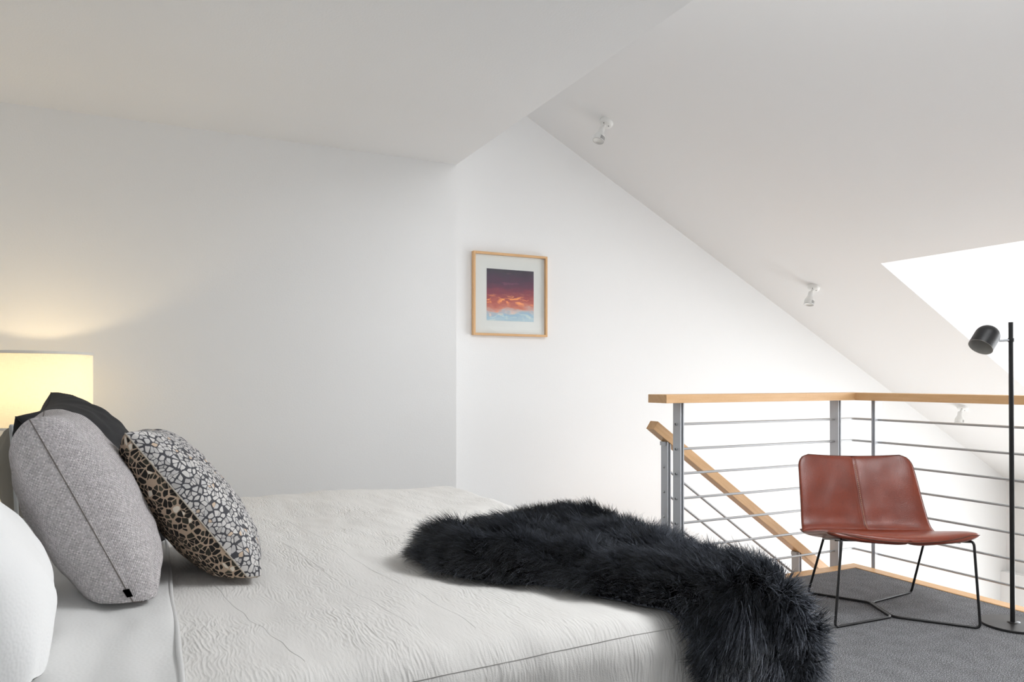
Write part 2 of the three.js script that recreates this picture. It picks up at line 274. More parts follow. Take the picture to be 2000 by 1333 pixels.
// ------------------------------------------------------------------ ceiling spotlights
{
  const n = new V3(-0.515, -1, 0).normalize();   // out of the raking ceiling, into the room
  const spots = [[2.48, 3.755, 'small white ceiling spotlight nearest the bed, highest on the raking ceiling', -0.10, 0.25], [4.211, 3.756, 'small white ceiling spotlight beside the bright dormer recess', 0, 0], [5.903, 3.78, 'small white ceiling spotlight seen below the handrail', 0.02, 0.1]];
  for (const [u, v, label, tilt, roll] of spots) {
    const b = P(u, slopeH(u), v), t = thing('ceiling_spotlight', label, 'spotlight', b, 'spotlights on the raking ceiling');
    const q = new THREE.Quaternion().setFromUnitVectors(new V3(0, 1, 0), n);
    const lat = (pts) => new THREE.LatheGeometry(pts.map(([r, y]) => new THREE.Vector2(r, y)), 28);
    const base = lat([[0.001, 0.026], [0.028, 0.025], [0.038, 0.021], [0.042, 0.012], [0.042, 0.0]]); base.applyQuaternion(q); base.translate(b.x, b.y, b.z); part(t, 'base', base, whitePlastic);
    const j = b.clone().addScaledVector(n, 0.055).add(new V3(-0.008, 0, 0)); part(t, 'stem', rod(b.clone().addScaledVector(n, 0.02), j, 0.008), whitePlastic);
    const down = new V3(-0.30 + tilt, -1, 0.06 + roll * 0.1).normalize(), q2 = new THREE.Quaternion().setFromUnitVectors(new V3(0, 1, 0), down), c = j.clone().addScaledVector(down, -0.012);
    const head = lat([[0.001, 0], [0.014, 0.002], [0.017, 0.012], [0.018, 0.035], [0.031, 0.062], [0.033, 0.070], [0.033, 0.095], [0.030, 0.097], [0.029, 0.090], [0.001, 0.088]]); head.applyQuaternion(q2); head.translate(c.x, c.y, c.z);
    const h = part(t, 'lamp_head', head, whitePlastic);
    const st = new THREE.CylinderGeometry(0.0336, 0.0336, 0.022, 12, 1, true, -0.75, 1.3); st.rotateY(0.15); st.translate(0, 0.081, 0); st.applyQuaternion(q2); st.translate(c.x, c.y, c.z); part(t, 'sticker', st, mat({ color: new THREE.Color(0.36, 0.36, 0.35), roughness: 0.6 }), h, 'grey rating sticker');
    const ring = new THREE.TorusGeometry(0.0325, 0.0015, 6, 30); ring.rotateX(Math.PI / 2); ring.translate(0, 0.0965, 0); ring.applyQuaternion(q2); ring.translate(c.x, c.y, c.z); part(t, 'rim', ring, mat({ color: new THREE.Color(0.5, 0.5, 0.49), roughness: 0.5 }), h);
    for (const [a, bb] of [[0.018, 0.012], [-0.016, 0.016]]) { const s = new THREE.CylinderGeometry(0.0028, 0.0028, 0.003, 10); s.translate(a, 0.0262, bb); s.applyQuaternion(q); s.translate(b.x, b.y, b.z); part(t, 'screw', s, blackMetal); }
  }
}

// ------------------------------------------------------------------ floor lamp
{
  const b = P(3.40, 0, 1.955), t = thing('floor_lamp', 'slim black floor lamp with bell shaded head beside the leather chair', 'lamp', b);
  const lat = (pts, seg = 48) => new THREE.LatheGeometry(pts.map(([r, y]) => new THREE.Vector2(r, y)), seg);
  const g = lat([[0.124, 0.0], [0.125, 0.002], [0.125, 0.009], [0.123, 0.011], [0.022, 0.012], [0.020, 0.016], [0.0, 0.017]]); g.translate(b.x, b.y, b.z); part(t, 'base', g, blackMetal);
  const top = b.clone().add(new V3(-0.020, 1.325, 0.004)); part(t, 'pole', rod(b.clone().add(new V3(0, 0.01, 0)), top, 0.0095, 20), blackMetal);
  const sc = lat([[0.009, 0], [0.008, 0.004], [0.001, 0.005]], 10); sc.translate(b.x + 0.02, 0.012, b.z + 0.012); part(t, 'screw', sc, steel);
  const up = new V3().subVectors(top, b).normalize(), joint = b.clone().addScaledVector(up, 1.247);
  const right = new V3(0.8973, 0, 0.4415), head = joint.clone().addScaledVector(right, -0.062).add(new V3(0, -0.004, 0));
  part(t, 'arm', rod(joint, head, 0.0055, 14), steel);
  const cl = lat([[0.010, -0.008], [0.0125, -0.008], [0.0125, 0.008], [0.010, 0.008]], 20); cl.translate(joint.x, joint.y, joint.z); part(t, 'collar', cl, blackMetal);
  // bell shade: mouth points down to the left and a little towards the bed
  const ax = new V3().addScaledVector(right, 0.60).add(new V3(0, 0.76, 0)).add(new V3(0.4415 * 0.24, 0, -0.8973 * 0.24)).normalize();
  const q = new THREE.Quaternion().setFromUnitVectors(new V3(0, 1, 0), ax), c = head.clone().addScaledVector(right, -0.046).add(new V3(0, 0.014, 0)).addScaledVector(ax, -0.054);
  const R = 0.050, prof = []; for (let i = 0; i <= 14; i++) { const a = i / 14 * Math.PI / 2; prof.push([R * Math.cos(a), 0.062 + R * Math.sin(a)]); }
  const sh = lat([[R, 0], ...prof.map(([r, y]) => [Math.max(r, 0.0005), y])]); sh.applyQuaternion(q); sh.translate(c.x, c.y, c.z); const shade = part(t, 'lamp_shade', sh, blackMetal);
  const inn = lat([[R, 0], [R - 0.002, 0.0], ...prof.map(([r, y]) => [Math.max(r * 0.95, 0.0005), y - 0.003])]); inn.applyQuaternion(q); inn.translate(c.x, c.y, c.z); part(t, 'lining', inn, mat({ color: new THREE.Color(0.62, 0.61, 0.58), roughness: 0.5 }), shade, 'pale inner lining');
  const bu = new THREE.SphereGeometry(0.022, 20, 14); bu.translate(0, 0.068, 0); bu.applyQuaternion(q); bu.translate(c.x, c.y, c.z); part(t, 'bulb', bu, mat({ color: new THREE.Color(0.75, 0.75, 0.72), roughness: 0.4 }));
}

// ------------------------------------------------------------------ leather lounge chair
{
  const C = [3.09, 2.345], fw = [-0.52, -0.854], rt = [0.854, -0.52];
  const at = (r, d, h) => P(C[0] + rt[0] * r + fw[0] * d, h, C[1] + rt[1] * r + fw[1] * d);
  const t = thing('lounge_chair', 'low armless tan leather chair on thin black wire legs', 'chair', at(0, 0, 0));
  const leatherC = rep(tex(512, 512, (x, y) => {
    const a = pn(x * 5, y * 5, 5, 5) * 0.5 + pn(x * 11, y * 11, 11, 11, 2) * 0.3 + pn(x * 60, y * 60, 60, 60, 3) * 0.18, k = 0.5 + 0.5 * a;
    return [0.40 + 0.14 * k, 0.150 + 0.07 * k, 0.075 + 0.04 * k];
  }, true), 1.6, 1.6);
  const leatherB = rep(tex(512, 512, (x, y) => grey(0.5 + 0.3 * pn(x * 100, y * 100, 100, 100) + 0.25 * pn(x * 8, y * 8, 8, 8, 5))), 3, 3);
  const leather = phys({ map: leatherC, roughness: 0.34, bumpMap: leatherB, bumpScale: 0.0008, clearcoat: 0.15, clearcoatRoughness: 0.3 });
  const edging = mat({ color: new THREE.Color(0.09, 0.028, 0.014), roughness: 0.5 });
  // middle surface: s 0..1 along the profile, r -1..1 across
  const spl = (pts) => new THREE.CatmullRomCurve3(pts.map(([d, h]) => new V3(d, h, 0)), false, 'centripetal');
  const seatP = spl([[0.285, 0.388], [0.22, 0.385], [0.08, 0.362], [-0.06, 0.338], [-0.135, 0.332], [-0.172, 0.340]]);
  const backP = spl([[-0.150, 0.338], [-0.185, 0.365], [-0.222, 0.45], [-0.270, 0.575], [-0.318, 0.69]]);
  const seatW = (s) => 0.322 - 0.012 * s, backW = (s) => 0.312 - 0.040 * s;
  const padded = (name, prof, wid, ru, rd, lift, fold, T0, T1, roundEnd, shift) => {
    const mid = (r, s) => {
      const p = prof.getPoint(s); let w = wid(s);
      const Lg = prof.getLength(), e = roundEnd === 0 ? s * Lg : (1 - s) * Lg, k = 0.05; if (e < k) w -= k - Math.sqrt(Math.max(0, k * k - (k - e) * (k - e)));
      return at(r * w + shift(s), p.x + fold * r * r + rd * r * r * (roundEnd === 0 ? (1 - s) : 1), p.y + lift(r, s));
    };
    const N = (r, s) => { const e = 0.004, a = mid(Math.min(1, r + e), clamp(s, 0.05, 0.95)).sub(mid(Math.max(-1, r - e), clamp(s, 0.05, 0.95))), b = mid(r * 0.98, Math.min(0.96, clamp(s, 0.04, 0.96) + e)).sub(mid(r * 0.98, Math.max(0.04, clamp(s, 0.04, 0.96) - e))); return a.cross(b).normalize(); };
    const sgn = ru;
    const prf = (r, s) => Math.pow(Math.max(0, 1 - Math.abs(r) ** 7), 0.5) * Math.pow(Math.max(0, 1 - Math.abs(2 * s - 1) ** 9), 0.5);
    const mk = (T, seamed) => (i, j) => {
      const r = Math.sin((i - 0.5) * Math.PI) * 0.6 + (i - 0.5) * 0.8, s = 0.5 + 0.5 * (Math.sin((j - 0.5) * Math.PI) * 0.6 + (j - 0.5) * 0.8);
      const groove = seamed ? -0.006 * Math.exp(-((r * wid(s) / 0.006) ** 2)) - 0.004 * Math.exp(-((r * wid(s) / 0.03) ** 2)) : 0, lump = 0.0025 * pn(r * 3 + 5, s * 4, 4096, 4096, roundEnd + 2);
      const p = mid(r, s).addScaledVector(N(r, s), sgn * (T * prf(r, s) + (T > 0 ? groove + lump * prf(r, s) : 0)));
      return { p, uv: [r * 0.3 + 0.31 + roundEnd * 0.4, s * 0.45 + roundEnd * 0.37] };
    };
    const front = gridGeo(70, 60, mk(T0, true)), back = gridGeo(50, 40, mk(-T1, false), true);
    const m = part(t, name, mergeGeometries([front, back]), leather);
    const rim = []; const M = 40; for (let i = 0; i <= M; i++) rim.push(mid(-1 + 2 * i / M, 0)); for (let i = 1; i <= M; i++) rim.push(mid(1, i / M)); for (let i = 1; i <= M; i++) rim.push(mid(1 - 2 * i / M, 1)); for (let i = 1; i < M; i++) rim.push(mid(-1, 1 - i / M)); rim.push(rim[0].clone());
    part(t, 'piping', new THREE.TubeGeometry(new PolyCurve(rim), rim.length - 1, 0.0022, 6), edging, m, 'dark edge piping');
    return { m, mid, N, sgn, prf };
  };
  const seat = padded('seat', seatP, seatW, -1, -0.05, (r, s) => 0.026 * Math.abs(r) ** 2.2 * (1 - 0.6 * s) - 0.012, 0, 0.018, 0.026, 0, (s) => -0.008 - 0.017 * s);
  const back = padded('backrest', backP, backW, 1, 0, (r, s) => -0.004 + 0.010 * r * r * s, 0.028, 0.016, 0.012, 1, (s) => -0.025 - 0.015 * s);
  // stitches beside the middle seam of the back
  const st = []; for (let i = 0; i < 46; i++) { const s = 0.06 + 0.86 * i / 46, r = 0.016, a = back.mid(r, s).addScaledVector(back.N(r, s), 0.0145), b = back.mid(r, s + 0.011).addScaledVector(back.N(r, s), 0.0145); st.push(rod(a, b, 0.0011, 5)); }
  part(t, 'stitching', mergeGeometries(st), mat({ color: new THREE.Color(0.62, 0.40, 0.24), roughness: 0.7 }), back.m, 'pale stitching beside the seam');
  // wire frame: each side is one bent rod from front leg to rear leg through the middle bar
  const F = (u, v, h = 0.0065) => P(u, h, v);
  const fl = F(2.668, 2.268), fr = F(3.217, 1.982), br = F(3.455, 2.475), bl = F(2.985, 2.70);
  const cf = F(3.018, 2.252), cb = F(3.118, 2.445);
  const flT = at(-0.275, 0.235, 0.375), frT = at(0.275, 0.235, 0.375), blT = at(-0.235, -0.135, 0.302), brT = at(0.235, -0.135, 0.302);
  const off = at(0.006, 0, 0).sub(at(0, 0, 0));
  part(t, 'leg', tubeAlong([blT, flT, fl, cf.clone().sub(off), cb.clone().sub(off), bl, blT.clone().add(new V3(0, -0.001, 0))], 0.0058, 0.022, 160, 10), blackMetal);
  part(t, 'leg', tubeAlong([brT, frT, fr, cf.clone().add(off), cb.clone().add(off), br, brT.clone().add(new V3(0, -0.001, 0))], 0.0058, 0.022, 160, 10), blackMetal);
  part(t, 'cross_bar', rod(at(-0.245, -0.06, 0.318), at(0.245, -0.06, 0.318), 0.005), blackMetal);
  part(t, 'cross_bar', rod(at(-0.27, 0.13, 0.350), at(0.27, 0.13, 0.350), 0.005), blackMetal);
}

// ------------------------------------------------------------------ bedside table and lamp
{
  const t = thing('nightstand', 'white bedside table under the glowing lamp', 'nightstand', P(-0.52, 0, 3.52)), white = mat({ color: new THREE.Color(0.72, 0.71, 0.68), roughness: 0.45 });
  part(t, 'body', box(-0.88, -0.17, 0.14, 0.54, 3.24, 3.86, 0.006), white); part(t, 'top', box(-0.90, -0.15, 0.54, 0.565, 3.22, 3.88, 0.004, 'x'), white);
  for (const h of [0.16, 0.35]) { const d = part(t, 'drawer', box(-0.17, -0.152, h, h + 0.175, 3.26, 3.84, 0.003), white); const k = new THREE.SphereGeometry(0.014, 16, 12); k.translate(-0.142, h + 0.09, -3.55); part(t, 'knob', k, steel, d); }
  for (const u of [-0.85, -0.22]) for (const v of [3.27, 3.81]) part(t, 'leg', rod(P(u, 0, v), P(u, 0.15, v), 0.016, 12), oak);
}
{
  const c = P(-0.42, 0.565, 3.60), t = thing('table_lamp', 'bedside table lamp with cream drum shade, lit', 'lamp', c), R = 0.222, h0 = 0.882, h1 = 1.183;
  const lat = (pts, seg = 64) => { const g = new THREE.LatheGeometry(pts.map(([r, y]) => new THREE.Vector2(r, y)), seg); g.translate(c.x, 0, c.z); return g; };
  part(t, 'base', lat([[0.0, 0.565], [0.075, 0.566], [0.08, 0.575], [0.078, 0.60], [0.10, 0.66], [0.105, 0.72], [0.085, 0.79], [0.04, 0.84], [0.015, 0.86], [0.012, 0.95], [0.0, 0.951]], 40), mat({ color: new THREE.Color(0.70, 0.67, 0.60), roughness: 0.3 }));
  const linen = rep(tex(256, 256, (x, y) => { const k = 0.94 + 0.02 * pn(x * 8, y * 120, 8, 120) + 0.02 * pn(x * 120, y * 8, 120, 8, 3); return [k, k * 0.975, k * 0.90]; }, true), 6, 2);
  const shadeM = phys({ map: linen, transmission: 0.45, thickness: 0, roughness: 1, ior: 1.2 });
  const shade = part(t, 'lamp_shade', lat([[R, h0], [R, h1]], 96), shadeM);
  const trimM = mat({ color: new THREE.Color(0.80, 0.77, 0.70), roughness: 0.8 });
  for (const h of [h0 - 0.003, h1 - 0.008]) part(t, 'shade_trim', lat([[R + 0.0008, h], [R + 0.0018, h], [R + 0.0018, h + 0.011], [R - 0.002, h + 0.011], [R - 0.002, h]], 96), trimM, shade);
  for (let i = 0; i < 3; i++) { const a = i * 2.0944 + 0.4; part(t, 'spider', rod(new V3(c.x, 0.985, c.z), new V3(c.x + Math.cos(a) * R * 0.99, h1 - 0.012, c.z + Math.sin(a) * R * 0.99), 0.0016, 6), steel); }
  const bu = new THREE.SphereGeometry(0.03, 24, 18); bu.translate(c.x, 1.045, c.z); part(t, 'bulb', bu, new THREE.MeshStandardMaterial({ color: 0xffffff, emissive: new THREE.Color(1.0, 0.77, 0.45), emissiveIntensity: 3 }));
  const so = new THREE.CylinderGeometry(0.018, 0.018, 0.06, 20); so.translate(c.x, 0.985, c.z); part(t, 'socket', so, trimM);
  const l = new THREE.PointLight(new THREE.Color(1.0, 0.77, 0.45), 0.28, 0, 2); l.name = 'table_lamp_light'; l.position.set(c.x, 1.045, c.z); l.castShadow = true; l.shadow.radius = 1.4; scene.add(l);
}

// ------------------------------------------------------------------ bed
const UF = 1.195, VN = 1.10, VFAR = 2.985, TOP = 0.632, RB = 0.065;
const lump = (u, w) => 0.009 * pn(u * 2.6 + 7, w * 2.6) + 0.006 * pn(u * 6 + 2, w * 5, 4096, 4096, 4) + 0.0022 * pn(u * 22, w * 9, 4096, 4096, 6);
// unrolled bed surface -> space: past the foot, near and far edges it turns down
function drape(u, w, off = 0, R = RB, floorH = 0.05) {
  const du = Math.max(0, u - (UF - R)), dn = Math.max(0, VN + R - w), df = Math.max(0, w - (VFAR - R)), dw = dn - df, d = Math.hypot(du, dw);
  let x = Math.min(u, UF - R), v = clamp(w, VN + R, VFAR - R), h = TOP, nx = 0, nv = 0, nh = 1;
  if (d > 0) {
    const a = du / d, b = -dw / d, t = Math.min(d / R, Math.PI / 2), drop = R * (1 - Math.cos(t)) + Math.max(0, d - R * Math.PI / 2);
    x += a * R * Math.sin(t); v += b * R * Math.sin(t); h = Math.max(floorH, TOP - drop); nx = a * Math.sin(t); nv = b * Math.sin(t); nh = Math.cos(t);
  }
  return P(x + nx * off, h + nh * off, v + nv * off);
}
const bedWhite = mat({ color: new THREE.Color(0.72, 0.71, 0.69), roughness: 0.9 });
{
  const t = thing('bed', 'king size bed against the head wall, seen from its long side', 'bed', P(0.15, 0, 2.05));
  part(t, 'mattress', box(-0.84, UF - 0.03, 0.30, TOP - 0.03, VN + 0.03, VFAR - 0.03, 0.03), bedWhite);
  part(t, 'bed_base', box(-0.84, UF - 0.06, 0.08, 0.30, VN + 0.05, VFAR - 0.05, 0.01), mat({ color: new THREE.Color(0.25, 0.25, 0.26), roughness: 0.9 }));
  part(t, 'headboard', box(-0.98, -0.86, 0.05, 1.15, VN - 0.05, VFAR + 0.05, 0.03), mat({ color: new THREE.Color(0.42, 0.41, 0.40), roughness: 0.95 }));
  for (const u of [-0.75, 1.05]) for (const v of [VN + 0.12, VFAR - 0.12]) part(t, 'leg', rod(P(u, 0, v), P(u, 0.09, v), 0.022, 14), blackMetal);
}
{ // crinkled bedspread
  const crB = rep(tex(1024, 1024, (x, y) => {
    const wx = 0.9 * pn(x * 6, y * 8, 6, 8, 1), a = pn(x * 76 + wx * 1.1, y * 13, 76, 13, 2), b = pn(x * 130 + wx * 1.5, y * 36, 130, 36, 3), c = pn(x * 30 + wx * 1.2, y * 5, 30, 5, 8), m = clamp(0.55 + 0.75 * pn(x * 4, y * 3, 4, 3, 12), 0.12, 1.2);
    return grey(0.5 + (0.26 * (1 - Math.abs(a) * 2.2) + 0.16 * b + 0.2 * c) * m + 0.05 * pn(x * 300, y * 300, 300, 300, 5));
  }), 1 / 0.55, 1 / 0.55);
  const m = mat({ color: new THREE.Color(0.75, 0.735, 0.71), roughness: 0.95, bumpMap: crB, bumpScale: 0.0030 });
  const u0 = -0.62, u1 = UF + 0.62, w0 = VN - 0.60, w1 = VFAR + 0.60;
  const t = thing('bedspread', 'off white crinkled cotton bedspread tucked over the bed', 'bedspread', P(0.3, 0.05, 2.05));
  part(t, 'cover', gridGeo(230, 260, (i, j) => { const u = u0 + (u1 - u0) * i, w = w0 + (w1 - w0) * j; return { p: drape(u, w, lump(u, w)), uv: [u, w] }; }), m);
  const seam = []; for (let i = 0; i <= 90; i++) { const u = 0.02 + (UF - 0.10) * i / 90, w = VN + 0.012 - 0.02 * (1 - i / 90); seam.push(drape(u, w, lump(u, w) + 0.0001)); }
  part(t, 'seam', new THREE.TubeGeometry(new PolyCurve(seam), 180, 0.0007, 6), m);
  for (const u of [0.99]) { const q = []; for (let i = 0; i <= 40; i++) { const w = VN - 0.02 - 0.5 * i / 40; q.push(drape(u, w, lump(u, w) + 0.0006)); } part(t, 'seam', new THREE.TubeGeometry(new PolyCurve(q), 80, 0.0013, 6), m); }
  for (const [ua, ub, wa, wb] of [[0.30, 0.42, 2.35, 1.25], [0.40, 0.52, 2.45, 1.2], [0.13, 0.22, 1.72, 1.18]]) { const q = []; for (let i = 0; i <= 60; i++) { const k = i / 60, u = ua + (ub - ua) * k + 0.006 * pn(k * 9, ua * 20), w = wa + (wb - wa) * k; q.push(drape(u, w, lump(u, w) - 0.0012)); } part(t, 'crease', new THREE.TubeGeometry(new PolyCurve(q), 120, 0.0016, 6), m); }
}
{ // smooth sheet folded over the head end
  const u0 = -0.82, uE = 0.05, w0 = VN - 0.58, w1 = VFAR + 0.5, t = thing('folded_sheet', 'smooth white sheet folded back below the cushions', 'sheet', P(-0.4, 0.05, 2.05));
  const sh = mat({ color: new THREE.Color(0.78, 0.78, 0.77), roughness: 0.85, bumpMap: rep(tex(256, 256, (x, y) => grey(0.5 + 0.3 * pn(x * 64, y * 64, 64, 64) + 0.2 * pn(x * 8, y * 5, 8, 5, 2))), 3, 3), bumpScale: 0.0006 });
  part(t, 'cloth', gridGeo(150, 240, (i, j) => {
    const w = w0 + (w1 - w0) * j, edge = uE + 0.006 * pn(w * 4, 3.3), u = u0 + (edge - u0) * Math.pow(i, 0.75), near = sstep(1.75, 1.15, w);
    const e = (edge - u) / 0.012, roll = e < 1 ? Math.sqrt(Math.max(0, 1 - (1 - e) * (1 - e))) : 1;
    const f = near * 0.016 * pn(u * 11 + 0.6 * pn(w * 3, u * 3), w * 1.3, 4096, 4096, 3) + 0.004 * pn(u * 6, w * 4, 4096, 4096, 9) + 0.002 * pn(u * 17, w * 5, 4096, 4096, 2);
    return { p: drape(u, w, lump(u, w) + 0.0005 + roll * (0.014 + f)), uv: [u, w] };
  }), sh);
  const hem = []; for (let i = 0; i <= 140; i++) { const w = w0 + (w1 - w0) * i / 140, u = uE + 0.006 * pn(w * 4, 3.3) - 0.004; hem.push(drape(u, w, lump(u, w) + 0.009)); }
  part(t, 'hem', new THREE.TubeGeometry(new PolyCurve(hem), 200, 0.0045, 8), sh);
}

// ------------------------------------------------------------------ cushions and pillows
// three corners fix the pose: near top N, far top F, and the direction "up" along the face; cloth may be skewed
function cushion(name, label, category, o) {
  const W = o.W.clone(), H = o.H.clone(), T = new V3().crossVectors(W, H).normalize(), c = o.c;
  const root = thing(name, label, category, new V3(c.x, TOP, c.z), o.group);
  const pin = o.pinch ?? 0.08, ex = o.ex ?? 0.42, sag = o.sag ?? 0, n = o.n ?? 72, wr = o.wr ?? 0.004, sd = o.seed ?? 1;
  const pt = (s, t, side) => {
    const x = o.a * s * (1 - pin * (1 - t * t)), y = o.b * t * (1 - pin * (1 - s * s));
    const f = Math.pow(Math.max(0, (1 - s * s) * (1 - t * t)), ex), low = 1 - sag * t * (1 - t * t);
    const cr = Math.hypot(1 - Math.abs(s), 1 - Math.abs(t)), fan = Math.sin(Math.atan2(1 - Math.abs(t), 1 - Math.abs(s)) * (o.fan ?? 7) + sd * (1 + Math.sign(s) + 2 * Math.sign(t))) * Math.exp(-cr * 3) * Math.min(1, cr * 5);
    const z = side * (o.T / 2 * f * low * (o.skew ? 1 + side * o.skew : 1) + wr * Math.min(1, f * 3) * (1.2 * fan + pn(s * 2.3 + sd, t * 2.1 + side, 4096, 4096, sd) + 0.5 * pn(s * 5, t * 5 + side * 3, 4096, 4096, sd + 2)));
    const p = c.clone().addScaledVector(W, x).addScaledVector(H, y).addScaledVector(T, z + (o.bow ?? 0) * (1 - s * s));
    p.y = Math.max(p.y, TOP + (o.rest ?? 0.026)); return p;
  };
  const mp = (k) => Math.sin((k - 0.5) * Math.PI);
  const fr = gridGeo(n, n, (i, j) => ({ p: pt(mp(i), mp(j), 1), uv: [o.a * mp(i) + o.a, o.b * mp(j) + o.b] }));
  const bk = gridGeo(n, n, (i, j) => ({ p: pt(mp(i), mp(j), -1), uv: [o.a * mp(i) + o.a, o.b * mp(j) + o.b] }), true);
  clothUv(fr, n, n); clothUv(bk, n, n);
  const front = part(root, 'front_panel', fr, o.mat), backm = part(root, 'back_panel', bk, o.mat2 ?? o.mat);
  const rim = []; const M = 60; for (let i = 0; i <= M; i++) rim.push(pt(mp(i / M), -1, 1)); for (let i = 1; i <= M; i++) rim.push(pt(1, mp(i / M), 1)); for (let i = 1; i <= M; i++) rim.push(pt(-mp(i / M), 1, 1)); for (let i = 1; i <= M; i++) rim.push(pt(-1, -mp(i / M), 1));
  if (o.rim) part(root, o.rimName ?? 'seam', new THREE.TubeGeometry(new PolyCurve(rim), rim.length - 1, o.rim, 6), o.rimMat ?? o.mat);
  return { root, front, backm, pt, T, W, H };
}
const nrm = (a, b, c) => new V3(a, b, -c).normalize();
const cottonB = rep(tex(256, 256, (x, y) => grey(0.5 + 0.25 * pn(x * 64, y * 64, 64, 64) + 0.35 * pn(x * 5, y * 6, 5, 6, 2))), 4, 4);
const whiteCotton = mat({ color: new THREE.Color(0.88, 0.883, 0.88), roughness: 0.85, bumpMap: cottonB, bumpScale: 0.0008 });
// grey basket weave
const weave = (x, y) => { const n = 48, i = Math.floor(x * n), j = Math.floor(y * n), fx = x * n - i, fy = y * n - j, over = (i + j) % 2, a = Math.sin(Math.PI * fx), b = Math.sin(Math.PI * fy); return { h: over ? 0.35 + 0.65 * Math.pow(b, 0.5) * (0.7 + 0.3 * a) * Math.min(1, 4 * a) : 0.35 + 0.65 * Math.pow(a, 0.5) * (0.7 + 0.3 * b) * Math.min(1, 4 * b), over, i, j }; };
const wv = rng(5), wvT = []; for (let i = 0; i < 48 * 48; i++) wvT.push(wv());
const weaveC = rep(tex(480, 480, (x, y) => { const q = weave(x, y), k = 0.75 + 0.08 * q.over + 0.15 * (wvT[q.j * 48 + q.i] - 0.5); return [k * 1.015, k * 0.99, k * 0.995]; }, true), 6.5, 6.5);
const weaveB = rep(tex(480, 480, (x, y) => grey(weave(x, y).h)), 6.5, 6.5);
const greyWeave = mat({ map: weaveC, bumpMap: weaveB, bumpScale: 0.0022, roughness: 0.95 });
const charcoal = mat({ color: new THREE.Color(0.020, 0.020, 0.022), roughness: 0.9, bumpMap: cottonB, bumpScale: 0.0008 });
// shard print: cells of a jittered grid, each shrunk and chipped
function shardPrint(seed, ground, pick, n, grow) {
  const S = 1024, cv = document.createElement('canvas'); cv.width = cv.height = S; const cx = cv.getContext('2d'), r = rng(seed);
  cx.fillStyle = ground; cx.fillRect(0, 0, S, S);
  const pts = []; for (let j = 0; j < n; j++) for (let i = 0; i < n; i++) pts.push([(i + 0.5 + (r() - 0.5) * 2.1) / n, (j + 0.5 + (r() - 0.5) * 2.1) / n]);
  for (let j = 0; j < n; j++) for (let i = 0; i < n; i++) {
    const c = pts[j * n + i]; let poly = [[-2, -2], [2, -2], [2, 2], [-2, 2]].map(([x, y]) => [c[0] + x / n, c[1] + y / n]);
    for (let dj = -3; dj <= 3; dj++) for (let di = -3; di <= 3; di++) {
      if (!di && !dj) continue; const a = i + di, b = j + dj, q0 = pts[((b + n) % n) * n + ((a + n) % n)], q = [q0[0] + (a < 0 ? -1 : a >= n ? 1 : 0), q0[1] + (b < 0 ? -1 : b >= n ? 1 : 0)];
      const mx = (c[0] + q[0]) / 2, my = (c[1] + q[1]) / 2, nx = q[0] - c[0], ny = q[1] - c[1], out = [];
      for (let k = 0; k < poly.length; k++) { const A = poly[k], B = poly[(k + 1) % poly.length], da = (A[0] - mx) * nx + (A[1] - my) * ny, db = (B[0] - mx) * nx + (B[1] - my) * ny; if (da <= 0) out.push(A); if (da * db < 0) { const k2 = da / (da - db); out.push([A[0] + (B[0] - A[0]) * k2, A[1] + (B[1] - A[1]) * k2]); } }
      poly = out; if (poly.length < 3) break;
    }
    if (poly.length < 3) continue;
    const g = grow[0] + (grow[1] - grow[0]) * r(), col = pick(r); if (!col) continue;
    cx.fillStyle = col; const q = poly.map(([x, y]) => { const k = g * (0.72 + 0.40 * r()); return [c[0] + (x - c[0]) * k, c[1] + (y - c[1]) * k]; });
    for (const [ox, oy] of [[0, 0], [1, 0], [-1, 0], [0, 1], [0, -1]]) {
      cx.beginPath(); q.forEach((p, k) => { const nx = q[(k + 1) % q.length], m = [(p[0] + nx[0]) / 2 + ox, (p[1] + nx[1]) / 2 + oy]; const a = [p[0] * 0.18 + nx[0] * 0.82 + ox, p[1] * 0.18 + nx[1] * 0.82 + oy], b = [p[0] * 0.84 + nx[0] * 0.16 + ox, p[1] * 0.84 + nx[1] * 0.16 + oy]; if (k) cx.lineTo(b[0] * S, b[1] * S); else cx.moveTo(b[0] * S, b[1] * S); cx.lineTo(a[0] * S, a[1] * S); void m; });
      cx.closePath(); cx.fill();
    }
  }
  const t = new THREE.CanvasTexture(cv); t.colorSpace = THREE.SRGBColorSpace; t.wrapS = t.wrapT = THREE.RepeatWrapping; return t;
}
const pickOf = (list) => (r) => { let k = r(); for (const [p, c] of list) { if (k < p) return c; k -= p; } return null; };
const shardFront = rep(shardPrint(31, '#45454a', pickOf([[0.42, '#cfccc9'], [0.30, '#c3c1c0'], [0.18, '#b7b4b2'], [0.03, '#cdb7a0']]), 34, [0.74, 0.98]), 2.7, 2.7);
const shardBack = rep(shardPrint(47, '#b59f8a', pickOf([[0.70, '#15120f'], [0.14, '#2c2a22'], [0.05, '#ded6c8'], [0.05, '#3f3d33']]), 30, [0.70, 0.98]), 3.0, 3.0);
const printF = mat({ map: shardFront, roughness: 0.85, bumpMap: cottonB, bumpScale: 0.0006 }), printB = mat({ map: shardBack, roughness: 0.85, bumpMap: cottonB, bumpScale: 0.0006 });

